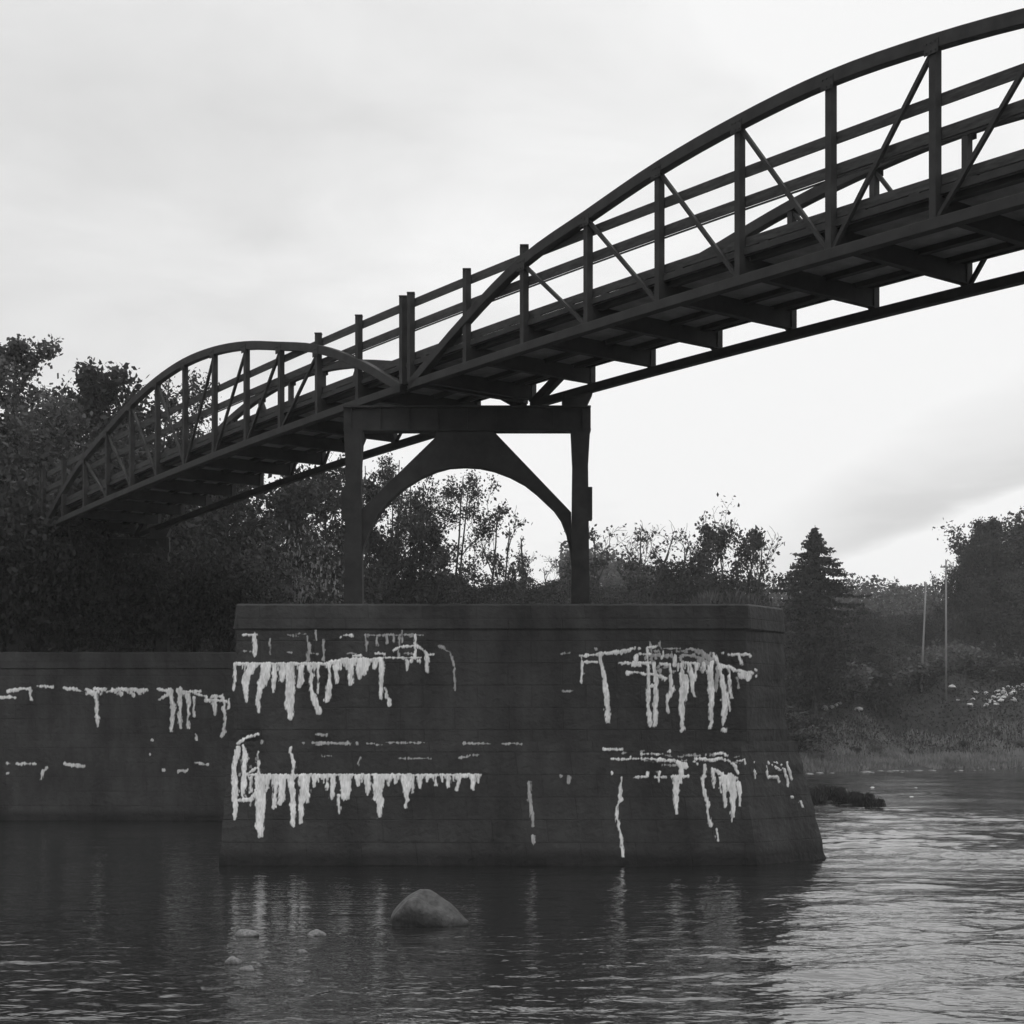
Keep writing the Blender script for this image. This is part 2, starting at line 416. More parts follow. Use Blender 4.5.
LOW0, LOW1 = mk(ZB, 3.05, -7.3, -7.0, 6.2, 8.50, 7.33, 40.0, 40.6)
UP0, UP1 = mk(3.05, 5.81, -6.93, -6.9, 5.85, 7.08, 7.0, 40.74, 40.80)
pier1 = pier(0, 0, 'dark stone pier in mid river streaked with white lime, the arched tower standing on it')
PX2, PY2 = -15.6, 22.4
pier2 = pier(PX2, PY2, 'farther stone pier cut by the left edge of the photo, mostly in dark')

def tower(dX, dY, dz, label):
    k = 42.5/F
    def q(x, y): return ((x-512)*k + dX, EYE + (HZ-y)*k)
    base = 6.48; bot = 11.07 + dz; y0 = 42.5 + dY
    root = empty('steel_tower', (-1.17+dX, y0, base), label, 'steel tower', 'arched steel towers on the piers')
    for xc in (354, 580):
        x = (xc-512)*k + dX
        m = MB()
        m.hexa([(x-.24,y0-.24,base+.06),(x+.24,y0-.24,base+.06),(x+.24,y0+.24,base+.06),(x-.24,y0+.24,base+.06),
                (x-.2,y0-.22,bot-.9),(x+.2,y0-.22,bot-.9),(x+.2,y0+.22,bot-.9),(x-.2,y0+.22,bot-.9)])
        m.hexa([(x-.2,y0-.22,bot-.9),(x+.2,y0-.22,bot-.9),(x+.2,y0+.22,bot-.9),(x-.2,y0+.22,bot-.9),
                (x-.24,y0-.24,bot),(x+.25,y0-.24,bot),(x+.25,y0+.24,bot),(x-.24,y0+.24,bot)])
        c = m.build('column', STEEL, root)
        b = MB(); b.box((x-.4,y0-.4,base), (x+.4,y0+.4,base+.06)); b.build('base_plate', STEEL, c, origin=root.location)
        s = 1 if xc > 500 else -1
        for yy, hh in ((488, 520),):
            zt = q(0, yy)[1]; zb = q(0, hh)[1]
            b = MB(); b.box((x+s*.25-.06, y0-.2, zb), (x+s*.25+.06, y0+.2, zt)); b.build('splice_plate', STEEL, c, origin=root.location)
    x0, x1 = (344-512)*k+dX, (590.5-512)*k+dX
    m = MB(); m.box((x0,y0-.22,bot), (x1,y0+.22,bot+.05)); m.box((x0,y0-.12,bot+.05), (x1,y0+.12,bot+.60)); m.box((x0,y0-.22,bot+.60), (x1,y0+.22,bot+.65))
    for i in range(9):
        xx = x0 + .2 + (x1-x0-.4)*i/8; m.box((xx-.01,y0-.2,bot+.05), (xx+.01,y0+.2,bot+.60))
    m.build('cap_beam', STEEL, root)
    for xa, xb in ((562, 586.5),):
        m = MB(); xa = (xa-512)*k+dX; xb = (xb-512)*k+dX
        m.hexa([(xa,y0-.2,bot+.652),(xb,y0-.2,bot+.652),(xb,y0+.2,bot+.652),(xa,y0+.2,bot+.652),(xa,y0-.2,bot+.97),(xb+.15,y0-.2,bot+.97),(xb+.15,y0+.2,bot+.97),(xa,y0+.2,bot+.97)])
        m.build('end_block', STEEL, root)
    poly = [(361,511),(436,438),(436,432.5),(494,432.5),(571,513),(571.5,562),(569.5,548),(566.5,533),(561,519),(554,509),(547,502.5),(537,493),(525,483.5),(510,475.5),(494,469.5),(480,466.5),(465,465.6),(450,466.5),(437,470),(422,476.5),(408,485),(397,493.5),(387,503),(377,516),(370,530),(364,546),(361.5,560)]
    pts = [q(*p) for p in poly]; pts = [(x, z + (dz if p[1] < 9999 else 0)) for (x, z), p in zip(pts, poly)]
    me = bpy.data.meshes.new('arch_brace'); bm = bmesh.new()
    lo = root.location
    f = [bm.verts.new((x-lo.x, -.15, z-lo.z)) for x, z in pts]; g = [bm.verts.new((x-lo.x, .15, z-lo.z)) for x, z in pts]
    bm.faces.new(f); bm.faces.new(g[::-1])
    for i in range(len(f)): j = (i+1) % len(f); bm.faces.new((f[j], f[i], g[i], g[j]))
    bmesh.ops.recalc_face_normals(bm, faces=bm.faces)
    bmesh.ops.triangulate(bm, faces=[x for x in bm.faces if len(x.verts) > 4])
    bm.to_mesh(me); bm.free(); me.materials.append(STEEL)
    link('arch_brace', me, root)
    m = MB(); ip = [(x, y0, z-.02) for x, z in pts[5:]]
    m.strip([(x, y, z) for x, y, z in ip], .42, .045, (0,1,0)); m.build('arch_flange', STEEL, root)
    return root
tower(0, 0, 0, 'arched steel tower with two columns standing on the streaked mid river pier')
tower(PX2, PY2, -.62, 'arched steel tower standing on the farther pier, nearly lost in the dark trees')

# ------------------------------------------------------------------ lime deposits: raised crusts on the flat pier faces
rng = np.random.default_rng(5)
def vnoise(x, y, seed):
    r = np.random.default_rng(seed); T = r.random((64, 64))
    xi = np.floor(x).astype(int); yi = np.floor(y).astype(int); fx = x-xi; fy = y-yi
    fx = fx*fx*(3-2*fx); fy = fy*fy*(3-2*fy)
    g = lambda a, b: T[b % 64, a % 64]
    return (g(xi,yi)*(1-fx)+g(xi+1,yi)*fx)*(1-fy) + (g(xi,yi+1)*(1-fx)+g(xi+1,yi+1)*fx)*fy
def crust(name, strokes, p0, n, parent, material, thick=.012, step=.5, label=None, fat=0., clip=None, gain=1.):
    """strokes are polylines (x,y,width,...) in photo pixels, laid on the plane p0/n of the pier face"""
    S = []
    for s in strokes:
        pts = [s[i:i+3] for i in range(0, len(s), 3)]
        if len(pts) == 1: pts = pts*2
        S += list(zip(pts[:-1], pts[1:]))
    xs = [p[0] for a in S for p in a]; ys = [p[1] for a in S for p in a]
    X0, X1, Y0, Y1 = min(xs)-9, max(xs)+9, min(ys)-9, max(ys)+9
    gx = np.arange(X0, X1, step); gy = np.arange(Y0, Y1, step); GX, GY = np.meshgrid(gx, gy)
    wob = (vnoise(GX*.35, GY*.22, 3)-.5)*2.2 + (vnoise(GX*.9, GY*.6, 4)-.5)*1.1
    wy = (vnoise(GX*.3, GY*.3, 9)-.5)*1.2
    fld = np.full(GX.shape, -9.)
    for (x0,y0,w0),(x1,y1,w1) in S:
        pad = max(w0, w1)/2 + 4
        i0 = max(0, int((min(x0,x1)-pad-X0)/step)); i1 = int((max(x0,x1)+pad-X0)/step)+1
        j0 = max(0, int((min(y0,y1)-pad-Y0)/step)); j1 = int((max(y0,y1)+pad-Y0)/step)+1
        sl = np.s_[j0:j1, i0:i1]
        ux = GX[sl]+wob[sl]*.55; uy = GY[sl]+wy[sl]
        dx_, dy_ = x1-x0, y1-y0; l2 = dx_*dx_+dy_*dy_
        t = np.clip(((ux-x0)*dx_+(uy-y0)*dy_)/l2, 0, 1) if l2 > 0 else np.zeros_like(ux)
        dist = np.hypot(ux-x0-t*dx_, uy-y0-t*dy_)
        val = (w0+(w1-w0)*t)/2 + fat - dist
        if clip:
            yc = clip(.5*(x0+x1))
            if min(y0, y1) > yc - 2.2: val = np.minimum(val, (GY[sl]-yc+.35*wy[sl])*1.2)
        fld[sl] = np.maximum(fld[sl], val)
    fld = fld + (vnoise(GX*.6, GY*.22, 6)-.5)*1.5 + (vnoise(GX*1.1, GY*.42, 7)-.5)*1.3 + (vnoise(GX*.21, GY*.21, 16)-.5)*.9 + .1
    h = .003 + np.clip(fld, 0, 1.3)/1.3*thick
    tone = np.clip((fld + .55)/1.25, 0, 1); tone = tone*tone*(3-2*tone)
    tone = tone*(.62 + .38*vnoise(GX*1.3, GY*.35, 8))*(.7 + .3*vnoise(GX*.25, GY*.12, 18))*gain
    grey = .028 + .80*tone
    # ray through every grid point onto the face
    D = np.stack([(GX-512)/F, np.ones_like(GX), (HZ-GY)/F], -1)
    n = np.array(n, float); n /= np.linalg.norm(n); p0 = np.array(p0, float); cam_p = np.array([0,0,EYE])
    t = ((p0-cam_p)@n)/(D@n)
    V = cam_p + D*t[...,None] + n*h[...,None]
    H_, W_ = GX.shape; idx = np.arange(H_*W_).reshape(H_, W_)
    keep = np.maximum.reduce([fld[:-1,:-1], fld[:-1,1:], fld[1:,:-1], fld[1:,1:]]) > -.6
    q = np.stack([idx[1:,:-1][keep], idx[1:,1:][keep], idx[:-1,1:][keep], idx[:-1,:-1][keep]], 1)
    used = np.unique(q); re = np.full(H_*W_, -1); re[used] = np.arange(len(used))
    v = V.reshape(-1,3)[used] - np.array(parent.location)
    me = np_mesh(name, v, re[q], material, True)
    at = me.color_attributes.new('tone', 'FLOAT_COLOR', 'POINT'); g = grey.ravel()[used]
    at.data.foreach_set('color', np.stack([g,g,g,np.ones_like(g)],1).astype(np.float32).ravel())
    o = link(name, me, parent)
    if label: o['label'] = label
    return o
def front_plane(l0, l1, dX=0, dY=0):
    n = np.array([0, -(l1[0]-l0[0]), (l1[4]-l0[4])], float)   # faces the camera and slightly up
    return (l0[1]+dX, l0[4]+dY, l0[0]), n
def nose_plane(l0, l1):
    b = np.array([l0[2], l0[4], l0[0]]); tb = np.array([l0[3], 42.22, l0[0]]); tt = np.array([l1[3], 42.22, l1[0]])
    n = np.cross(tb-b, tt-b); n = n if n[1] < 0 else -n
    return b, n
UPL = [(238,663.5,3,290,663.5,3,330,664,2),(330,662,3,345,661,5,380,659.5,5),(235.5,665,2.5,235,678,3,233.5,690,2),(251,666,5,246,676,6,245.5,690,5,246.5,700,3),
 (254,664,8,250,672,5),(266,664,10,265,676,9,260,688,6,258.5,700,3.5,258.5,711,2),(275,664,5,274,680,4,273.5,692,2),(282,664,5,282,680,4),
 (290,666,8,290,690,10,290,708,8,291,716,6),(301,667,6,301,680,5,299,686,4),(309,666,2,312,674,3,311,690,3,314,698,5,319,712,5.5),(318,664,1.6,318,692,1.8),
 (329,664,1.6,330,676,2.5,329,690,5.5,327,700,5),(336,664,6,336,674,4,337,682,3),(351,662,7,351,672,4.5,351,683,4.5),(360,662,9,360,672,7,360,678,3),
 (367,662,7,364,673,4),(375,662,5,374,668,3),(381,658,4,382,668,6,381,680,3,381,697,3.5),(385,688,2,389,704,3.5),(386,657,2,420,657.5,2),(407,660,3,407,670,2),
 (411,661,3),(419,661,4),(393,651,1.5,400,647,1.8,408,646,1.8,416,646,1.8,422,649,2.5,426,654,2.5,427,658,3,427,671,2.5),(426,655,2,433,654,1.8),
 (254.5,635,4,255,648,4,254.5,656,2.4),(243,634.5,1.3,257,634.5,1.4),(415,635,1.8,415,657,2),(376,653,1.5,384,654,1.8),(353,656,1.6,361,655.5,1.8),(344,635.5,1.6,352,635.5,1.8),(340,637,2)]
UPLT = [(365,635,1.6,423,635,1.6),(366.5,635,2.2,366.5,651,2),(399,636,2,399,656,1.6),(377,636,1.6,377,646,1.6),(387,636,1.4,387,643,1.2),(394,636,2,394,642,1.6),(402,628,1.6,402,642,2.2),
 (288,635,1.2,297,635.5,1.4),(308,637,1.5,309,650,3.4,308,661,3),(316,630,1.5,316,640,1.8),(270,640,2,270,654,1.2),(323,640,2,324,660,2),(440,646,1.2,450,652,1.2,454,664,1.4,455,690,1.2),(270,613,1.6,276,614,2),(294,613,1.6,312,614,1.6),(320,615,2,324,614,1.4)]
LOL = [(245,774.8,2.4,330,774.8,2.4,400,774.8,2.2,440,775,1.8,480,775,1.5),(238,748,4,234,768,5,235,790,5.5,235.5,808,4,235,819,2.4),(243,746,2,245,752,5,244,770,4,244,785,5,243,796,2),
 (238,743,2,246,738,2,258,734,1.5),(247,775,2,253,770,2,257,768,2),(251,778,4,250,792,2),(239,800,3,250,800,4,256,793,2),(258.5,752,1.5,258,768,2,260,776,4),
 (260,776,10,261,800,10,260,825,8,260,836,4),(266,775,6,268,788,3),(270,777,5,288,777,6),(276,778,6,275,795,4.5,274,807,3.6),(282,780,8,282,798,7,280,803,4.5),
 (290.5,748,2.5,290.5,752,1.6,294,762,2.4,293,775,2),(291,778,6,293,795,5.5,293,815,4.5,293,826,2.6),(304,776,11,305,788,9,301,805,5,301,822,3.6),(308,785,4,308,802,3),
 (315,775,6,314,786,3),(320,776.5,3.5,330,776.5,3.5),(327,778,2,327,790,1.6),(333,776,5,333,790,4.6,332,798,3),(345,777,12,346,788,10,345,796,8),(338.5,795,1.8,339,813,1.8),
 (358,776,6,358,784,4.6),(367,776,7,368,788,5.5,367,794,2),(379,777,12,378,790,9,374,799,2.6),(380,792,7,380,806,5.4,379.5,817,2.4),(386,777,5),(395,775,2.4,395,783,2),
 (406,777,11,407,787,8,407,793,5,407,801,1.6,405,807,2.6),(413,776,3,413,792,2.4),(419,776,5,420,787,2.6),(430,776,4),(436,776,2.4,436,785,2.4),(448,777,4,448,786,3.6),
 (457,776,2,459,781,2,456.5,790,2.4),(462,776,3,467,776,3),(473,776,4,473,788,3.6),(478,776,3,479,780,2)]
LOLT = [(313,742.5,1.5,322,743,2.2,350,743.5,2.2),(316,734.5,1.8,326,735,1.6),(357,743.5,2.2),(463,743.5,1.8,490,743.5,1.6),(460,758,2.6,466,757,2,470,755,1.5,478,755,1),(358,764,2,360,757,1.6),(262,742,3.2),
 (385,742.5,1.2,420,743,1.2),(400,758.5,1.1,430,758.5,1.2),(500,743.5,1.4,522,744,1.2)]
UPR = [(580,656,2,594,655,2,600,654,2.5,618,652,3,630,650.5,2.5),(581.5,657,2,582.5,670,2,581.5,682,1.8),(600,656,2.5,601,664,2,604,675,3.6,606,690,4,607.5,706,4.6,607.5,721,4.2),
 (585,662,1.4,598,662,1.4),(616,653,3,622,652,4),(630,650,2,635,648,2),(640,649,3),(648,647,1.6,656,647,1.6),(620,663,2.4,650,663,2.5),(632,664,3,640,665,3),(636,656,4,636,662,3),(640,654,1.5,650,654,1.6),
 (628,673,4,638,672,2,645,674,2.2,655,674,2.4,665,679,4),(647,648,1.2,648,660,1.5,648,676,3,648,700,3.2,650,725,3.2),(654,664,3,656,680,3.6,656,700,4.2,655,725,4),(648,686,3,656,686,3),
 (663,652,2,662,658,2),(660,664,2,668,664,2.4),(670,664,2.5,671,680,3,672,690,4,667.5,700,3,667.5,711,3),(675,656,3.6,675,665,4),(682,662,1.6,682,680,3,681.5,700,5.5,682,720,4,682,730,4),
 (685,678,6,686,690,5,685,700,3),(683,663,1.6,696,663,1.8),(690,664,2,692,675,5,692,690,3,695,696,2),(696,664,2,695,680,2),(704,664,5,704,670,3),
 (712,662,4,710,670,5,711,690,6,711,708,4.6,711.5,722,3.6,709.5,728,3),(714,654,3,717,661,3,721,672,3,723,685,5.5,725,700,6,724,715,5,723,724,2.6),(723.5,730,5.4),
 (724,690,4,728,700,3,729.5,711,1.5),(720,665,3,728,667,4,738,671,3,752,673,3),(729,670,2,730,690,2.4,732,698,2),(728,654.5,1.6,749,654.5,1.8),(739,655,2,742,665,2),(750,656,2.5),
 (743,672,4,743,678,3),(748,673,4,748,679,3),(757,676,3),(756,670,1.6),(723,653,2)]
UPRT = [(664,648.5,1.5,680,648.5,1.5),(682,651,1.6,690,649,2,700,652,4,710,659,5),(684,655,2,695,656,2.4,703,660,4),(700,660,6,708,664,5),(718,668,4,716,690,3.4),(737,678,1.6,739,687,2),(665,655,3,672,655,3),(648,655,3,660,655,3),(596,648.5,2),(650,642,1.4,652,662,1.4),(660,642,1.4,662,652,1.4),(562,654,1.4,569,653,1.4),(563,691,1,572,691,1.2)]
LOR = [(604,749.5,2,621,749.5,2.2),(641,754,1.7,662,754,1.7),(669,751,3),(612,759,1.5,650,759,1.6,660,760,3,672,761,3.2),(630,757,2),(677,762,3,684,766,7),(682,768,4,681,775,3),
 (634,777,1.8,646,777,1.8),(646.5,772,2,647,776,2),(655,777,2,665,777,2),(659,772,3,659,781,3),(672,776.5,2,688,776.5,2),(676,778,6.6,676,790,5.6,676,800,4.6,677,813,2.8),(680,777,5,680,782,4),(612,773,2.5),
 (622,778,1.2,620.5,787,2.2,621,798,3.2,617,808,2.7,616.5,818,2.3,619,828,1.9,621.5,838,2.3,623,850,2.8,623,856,2),(696,759,2.5,714,760,2.5,722,758,2),(694,762,2),(697,764,2.2),
 (705,765,2.5,705,772,3,702.5,780,2.7,704,792,2.7,708,804,3,707.5,812,2.7,711,826,3),(717,830,2,718,840,2),(713,769,2.4,714,782,2),(713,769,3,722,774,4),(724,777,6,724.5,792,4,725,806,2.6),
 (730,779,10,733,793,7,733,810,4.6,732.5,821,2),(738,783,5,740,795,3,740,806,2.4),(722,759,1.8,730,761,2,735,766,2,738,773,2.6),(715,754,2,722,752.5,2.5,727,755,2),(738,761,1.5,745,759.5,2,745.5,763,1.5)]
MIDS = [(530,782,2,529,798,2.5,532,815,2.5,533,826,2),(533.5,836,2.6,533.5,842,2.2),(569,777,3,569,783,3),(561,776,1.6)]
NOSE = [(754.5,762,1.2,754.5,778,1.2),(768,762,1.5,776,768,1.8,780,770,1.4),(774,762,1.5,781,765,1.8),(783,768,1.6,786,776,2.2,788.5,787,1.8),(787,763,2.6,789.5,772,2.2,791,779,1.5),(768,777,1.8,776,777,1.8,779,782,2),(766,766,1.4,767,776,1.4),(792.3,796.8,2.6),(800,802,2,804,808,1.6)]
P2 = [(214,703,3,215,707,4,215,714,3),(205,700,2,226,701,1.6),(212,697,1.6,222,696,1.2),(183,692,3,200,691,2),(229,699,1.4,228.6,708,1.6),(8,691,3,16,690,3,30,688.5,2.6),(30,690,2.2,31,699,2),(0,697.5,1.8,15,697.5,1.8),(38,686,1.4,52,687,1.5),(64,688,2,72,688.5,1.8,81,691,2.4),(86,690,3,95,694,5,97,699,2.5,97,704,3.2,97,716,3.4,98,726,1.8),
 (95,689,2.4,106,689,2.2),(108,691.5,2,114,690,2),(120,689,2.4,146,690,2.2),(120,694,4),(131,692,2.4,133,695,2),(139,692,3.4,140,694,2.6),(158,689,1.6,168,691,3),(160,699,2,168,694,2.4),
 (170,690,4,172,700,4,173,710,3.4,172,724,3,170.5,731,3),(180,690,5,180,700,4,180,714,3.4,180,727,2.2),(188,695,4,189,704,3,188,718,2,188,728,2.4),(192,692,3,206,697,2.2),(194,698,2,194,715,2),
 (223,698,1.8,224,710,3,225,722,2,224,732,3.4,222,736,2),(196,734,1.4,197,744,2.4,198.5,757,2.6),(196,763,1.4,208,764.5,2),(164,770,2.4),(178,771,2,184,771,1.8),(187,770,1.8),(150,754,2),(152,740,1.8),
 (17,763.5,1.1,36,764,1.6),(64,763.5,1.2,72,765,2,84,766,2.2),(7.5,773,2),(46,768,2.4,42,774,1.8,41,779,1.2),(8,763.5,1.6)]
rd = random.Random(17)
def fringe(x0, x1, y, n, lmax):
    return [(x, y, rd.uniform(1.2,2.8), x+rd.uniform(-.8,.8), y+rd.uniform(.15,1)*lmax, rd.uniform(.6,1.2)) for x in (rd.uniform(x0, x1) for _ in range(n))]
LOL += fringe(262, 400, 775.5, 46, 11) + fringe(400, 482, 775.5, 18, 7); UPL += fringe(240, 330, 664.5, 26, 13) + fringe(330, 382, 661, 14, 9)
UPR += fringe(676, 712, 664, 16, 9) + fringe(735, 752, 673, 8, 6); P2 += fringe(86, 146, 690, 14, 4)
for _ in range(34):
    x = rd.uniform(636, 714); y = rd.uniform(647, 672) + (x-675)*.05; UPRT.append((x, y, rd.uniform(1,2.6), x+rd.uniform(-5,5), y+rd.uniform(-1.5,5), rd.uniform(.8,2)))
for _ in range(16):
    x = rd.uniform(236, 258); y = rd.uniform(750, 800); LOLT.append((x, y, rd.uniform(1,2.4), x+rd.uniform(-4,4), y+rd.uniform(0,7), rd.uniform(.8,1.6)))
for _ in range(18):
    x = rd.uniform(612, 735); y = rd.uniform(750, 766); LOLT.append((x, y, rd.uniform(.8,1.6), x+rd.uniform(4,14), y+rd.uniform(-1,1.5), rd.uniform(.6,1.2)))
for _ in range(16):
    x = rd.uniform(240, 430); y = rd.choice([635, 652, 757, 743])+rd.uniform(-1,2); (UPLT if y < 700 else LOLT).append((x, y, rd.uniform(.8,1.5), x+rd.uniform(3,12), y+rd.uniform(-.5,.5), rd.uniform(.5,1.2)))
LOR += fringe(714, 737, 778, 8, 14)
cu = lambda x: 662.4 if x < 333 else 658.5 - (x-333)*.02
cl = lambda x: 773.9
fu = front_plane(UP0, UP1); fl = front_plane(LOW0, LOW1); nl = nose_plane(LOW0, LOW1)
crust('lime_deposit', UPL, *fu, pier1, LIME, label='white lime drips hanging in a row across the upper left of the face', fat=.2, clip=cu)
crust('lime_deposit', UPLT, *fu, pier1, LIMETHIN, gain=.5, thick=.006, label='faint grey lime film below the coping at upper left', fat=0.)
crust('lime_deposit', LOL, *fl, pier1, LIME, label='heavy white lime crust with long drips along the lower left joint', fat=.2, clip=cl)
crust('lime_deposit', LOLT, *fl, pier1, LIMETHIN, gain=.5, thick=.006, label='thin broken lime lines just under the ledge', fat=0.)
crust('lime_deposit', UPR, *fu, pier1, LIME, label='tangled white lime streaks with long drips on the upper right of the face', fat=.15)
crust('lime_deposit', UPRT, *fu, pier1, LIMETHIN, gain=.5, thick=.006, label='greyish lime film behind the tangled upper right streaks', fat=.05)
crust('lime_deposit', LOR, *fl, pier1, LIME, label='white lime streaks and one wandering run on the lower right of the face', fat=.15)
crust('lime_deposit', MIDS, *fl, pier1, LIMETHIN, gain=.5, label='thin broken lime run alone in the middle of the lower face', fat=.4)
crust('lime_deposit', NOSE, *nl, pier1, LIME, gain=.8, thick=.03, label='pale lime scratches along the sloping cutwater', fat=.15)
P2L = [q for q in P2 if q[1] > 739]; P2 = [q for q in P2 if q[1] <= 739]
crust('lime_deposit', P2, *front_plane(UP0, UP1, PX2, PY2), pier2, LIME, thick=.012, label='white lime drips along a level joint of the far pier', fat=.3)
crust('lime_deposit', P2L, *front_plane(LOW0, LOW1, PX2, PY2), pier2, LIME, thick=.012, label='faint lower row of broken lime marks on the far pier', fat=.3, gain=.8)

# ------------------------------------------------------------------ trees
def leaves(points, size, rng, mult=1.0, droop=.0):
    n = len(points); 
    a = rng.normal(size=(n,3)); a /= np.linalg.norm(a, axis=1)[:,None]
    b = rng.normal(size=(n,3)); b -= a*(a*b).sum(1)[:,None]; b /= np.linalg.norm(b, axis=1)[:,None]
    s = size*rng.uniform(.35, 1.55, (n,1))
    a *= s; b *= s*rng.uniform(.45,.8,(n,1))
    v = np.stack([points-a, points+b, points+a, points-b], 1).reshape(-1,3)
    return v, np.arange(4*n).reshape(-1,4)
def gen_tree(seed, H, rad, base=.25, limbs=11, leafn=7000, leaf=.16, trunks=1, spread=.5, topbare=0., rmat=None, conic=.0, upward=.6):
    rng = np.random.default_rng(seed); rnd = random.Random(seed)
    w = MB(); tips = []
    def branch(p, d, ln, r, depth):
        n = 5 if depth < 2 else 4
        pts = [Vector(p)]; d = Vector(d).normalized()
        for i in range(n):
            d = (d + Vector((rnd.gauss(0,.16), rnd.gauss(0,.16), rnd.gauss(.07,.10)))).normalized()
            pts.append(pts[-1] + d*ln/n)
        rads = [max(.014, r*(1 - .8*i/n)) for i in range(n+1)]
        w.tube(pts, rads, 5 if depth < 2 else 3)
        if depth >= 1:
            for i in range(1, n+1): tips.append((pts[i], ln*.25, depth))
        if depth < 3:
            k = {0: 0, 1: 6, 2: 4}[depth]
            for j in range(k):
                t = .25 + .75*(j + rnd.random())/k; i = min(n-1, int(t*n)); q = pts[i].lerp(pts[i+1], t*n - i)
                e = (d*.7 + Vector((rnd.gauss(0,.7), rnd.gauss(0,.7), rnd.gauss(.25,.4)))).normalized()
                branch(q, e, ln*rnd.uniform(.35,.55), r*.4, depth+1)
    for tr in range(trunks):
        ang = 2*math.pi*tr/max(1,trunks) + rnd.random(); lean = 0 if trunks == 1 else .16
        p = Vector((.25*math.cos(ang), .25*math.sin(ang), -.4)) if trunks > 1 else Vector((0,0,-.4)); pts = [p]
        d = Vector((lean*math.cos(ang), lean*math.sin(ang), 1))
        hh = H*(.93 if tr == 0 else rnd.uniform(.7,.92)); m = 9
        for i in range(m):
            d = (d + Vector((rnd.gauss(0,.05), rnd.gauss(0,.05), .05))).normalized(); pts.append(pts[-1] + d*hh/m)
        r0 = .016*H/(trunks**.5)
        w.tube(pts, [r0*(1 - .88*i/m) + .02 for i in range(m+1)], 7)
        nl = max(4, int(limbs/trunks))
        for j in range(nl):
            t = base + (1-base)*(j + rnd.random()*.8)/nl
            i = min(m-1, int(t*m)); q = pts[i].lerp(pts[i+1], t*m - i)
            u = (t-base)/(1-base); prof = math.sin(math.pi*min(1, .22 + .78*u))**.7 * (1 - conic*u)
            th = j*2.4 + rnd.random()
            e = Vector((math.cos(th), math.sin(th), upward*(.5 + u)))
            branch(q, e, rad*prof*rnd.uniform(.8,1.2)*1.05, r0*.34*(1-.5*u)+.02, 1)
        tips.append((pts[-1], .7, 2))
    tips_w = np.array([(1.6 if t[2] == 3 else 1.0)*(1 if t[0].z < H*(1-topbare) else .18) for t in tips]); tips_w /= tips_w.sum()
    P_ = np.array([tuple(t[0]) for t in tips]); sp = np.array([t[1] for t in tips])
    pick = rng.choice(len(tips), size=leafn, p=tips_w)
    pts = P_[pick] + rng.normal(size=(leafn,3))*(spread*(.35+.5*sp[pick]))[:,None]*np.array([1,1,.8])
    v, q = leaves(pts, leaf, rng)
    return w, v, q
def wood_mesh(w):
    me = bpy.data.meshes.new('trunk'); me.from_pydata([tuple(p) for p in w.v], [], w.f); me.materials.append(BARK); me.shade_smooth(); return me
TREES = {}
def tree_kind(key, material=LEAF, **kw):
    w, v, q = gen_tree(**kw); TREES[key] = (wood_mesh(w), np_mesh('crown', v, q, material), float(np.sort(v[:,2])[-60]))
def shore_at(x):
    k = (x-512)/F; return min(176., max(82., 120/(1-1.2*k)))
def place_tree(key, x, ytop, Y, label, cat='tree', name='leafy_tree', group=None, rot=0., sxy=1.0):
    Y = max(Y, shore_at(x) + 8)
    tr, cr, H = TREES[key]
    X = (x-512)*Y/F; g = float(ground(X, Y)); top = EYE + (HZ-ytop)*Y/F
    s = (top-g)/H
    o = empty(name, (X, Y, g), label, cat, group)
    o.rotation_euler.z = rot; o.scale = (s*sxy, s*sxy, s)
    link('trunk', tr, o); link('crown', cr, o)
    return o
tree_kind('airy', LEAF2, seed=11, H=24, rad=5.2, base=.2, limbs=18, leafn=13000, leaf=.12, spread=.62)
tree_kind('dense', LEAF, seed=12, H=20, rad=5.4, base=.15, limbs=20, leafn=17000, leaf=.16, spread=.8)
tree_kind('dense2', LEAF, seed=23, H=18, rad=5.6, base=.12, limbs=20, leafn=17000, leaf=.165, spread=.85, trunks=2)
tree_kind('multi', LEAF, seed=14, H=20, rad=4.6, base=.18, limbs=24, leafn=15000, leaf=.092, spread=.5, trunks=5, topbare=.06)
tree_kind('sparse', LEAF, seed=15, H=16, rad=4.0, base=.2, limbs=16, leafn=3600, leaf=.115, spread=.5, trunks=3, topbare=.25, upward=1.2)
tree_kind('bushy', LEAF, seed=16, H=17, rad=4.6, base=.15, limbs=20, leafn=11000, leaf=.13, spread=.6, trunks=3, topbare=.1, upward=1.)
tree_kind('slim', LEAF, seed=17, H=15, rad=1.7, base=.2, limbs=14, leafn=1100, leaf=.1, spread=.4, upward=1.6, topbare=.3)

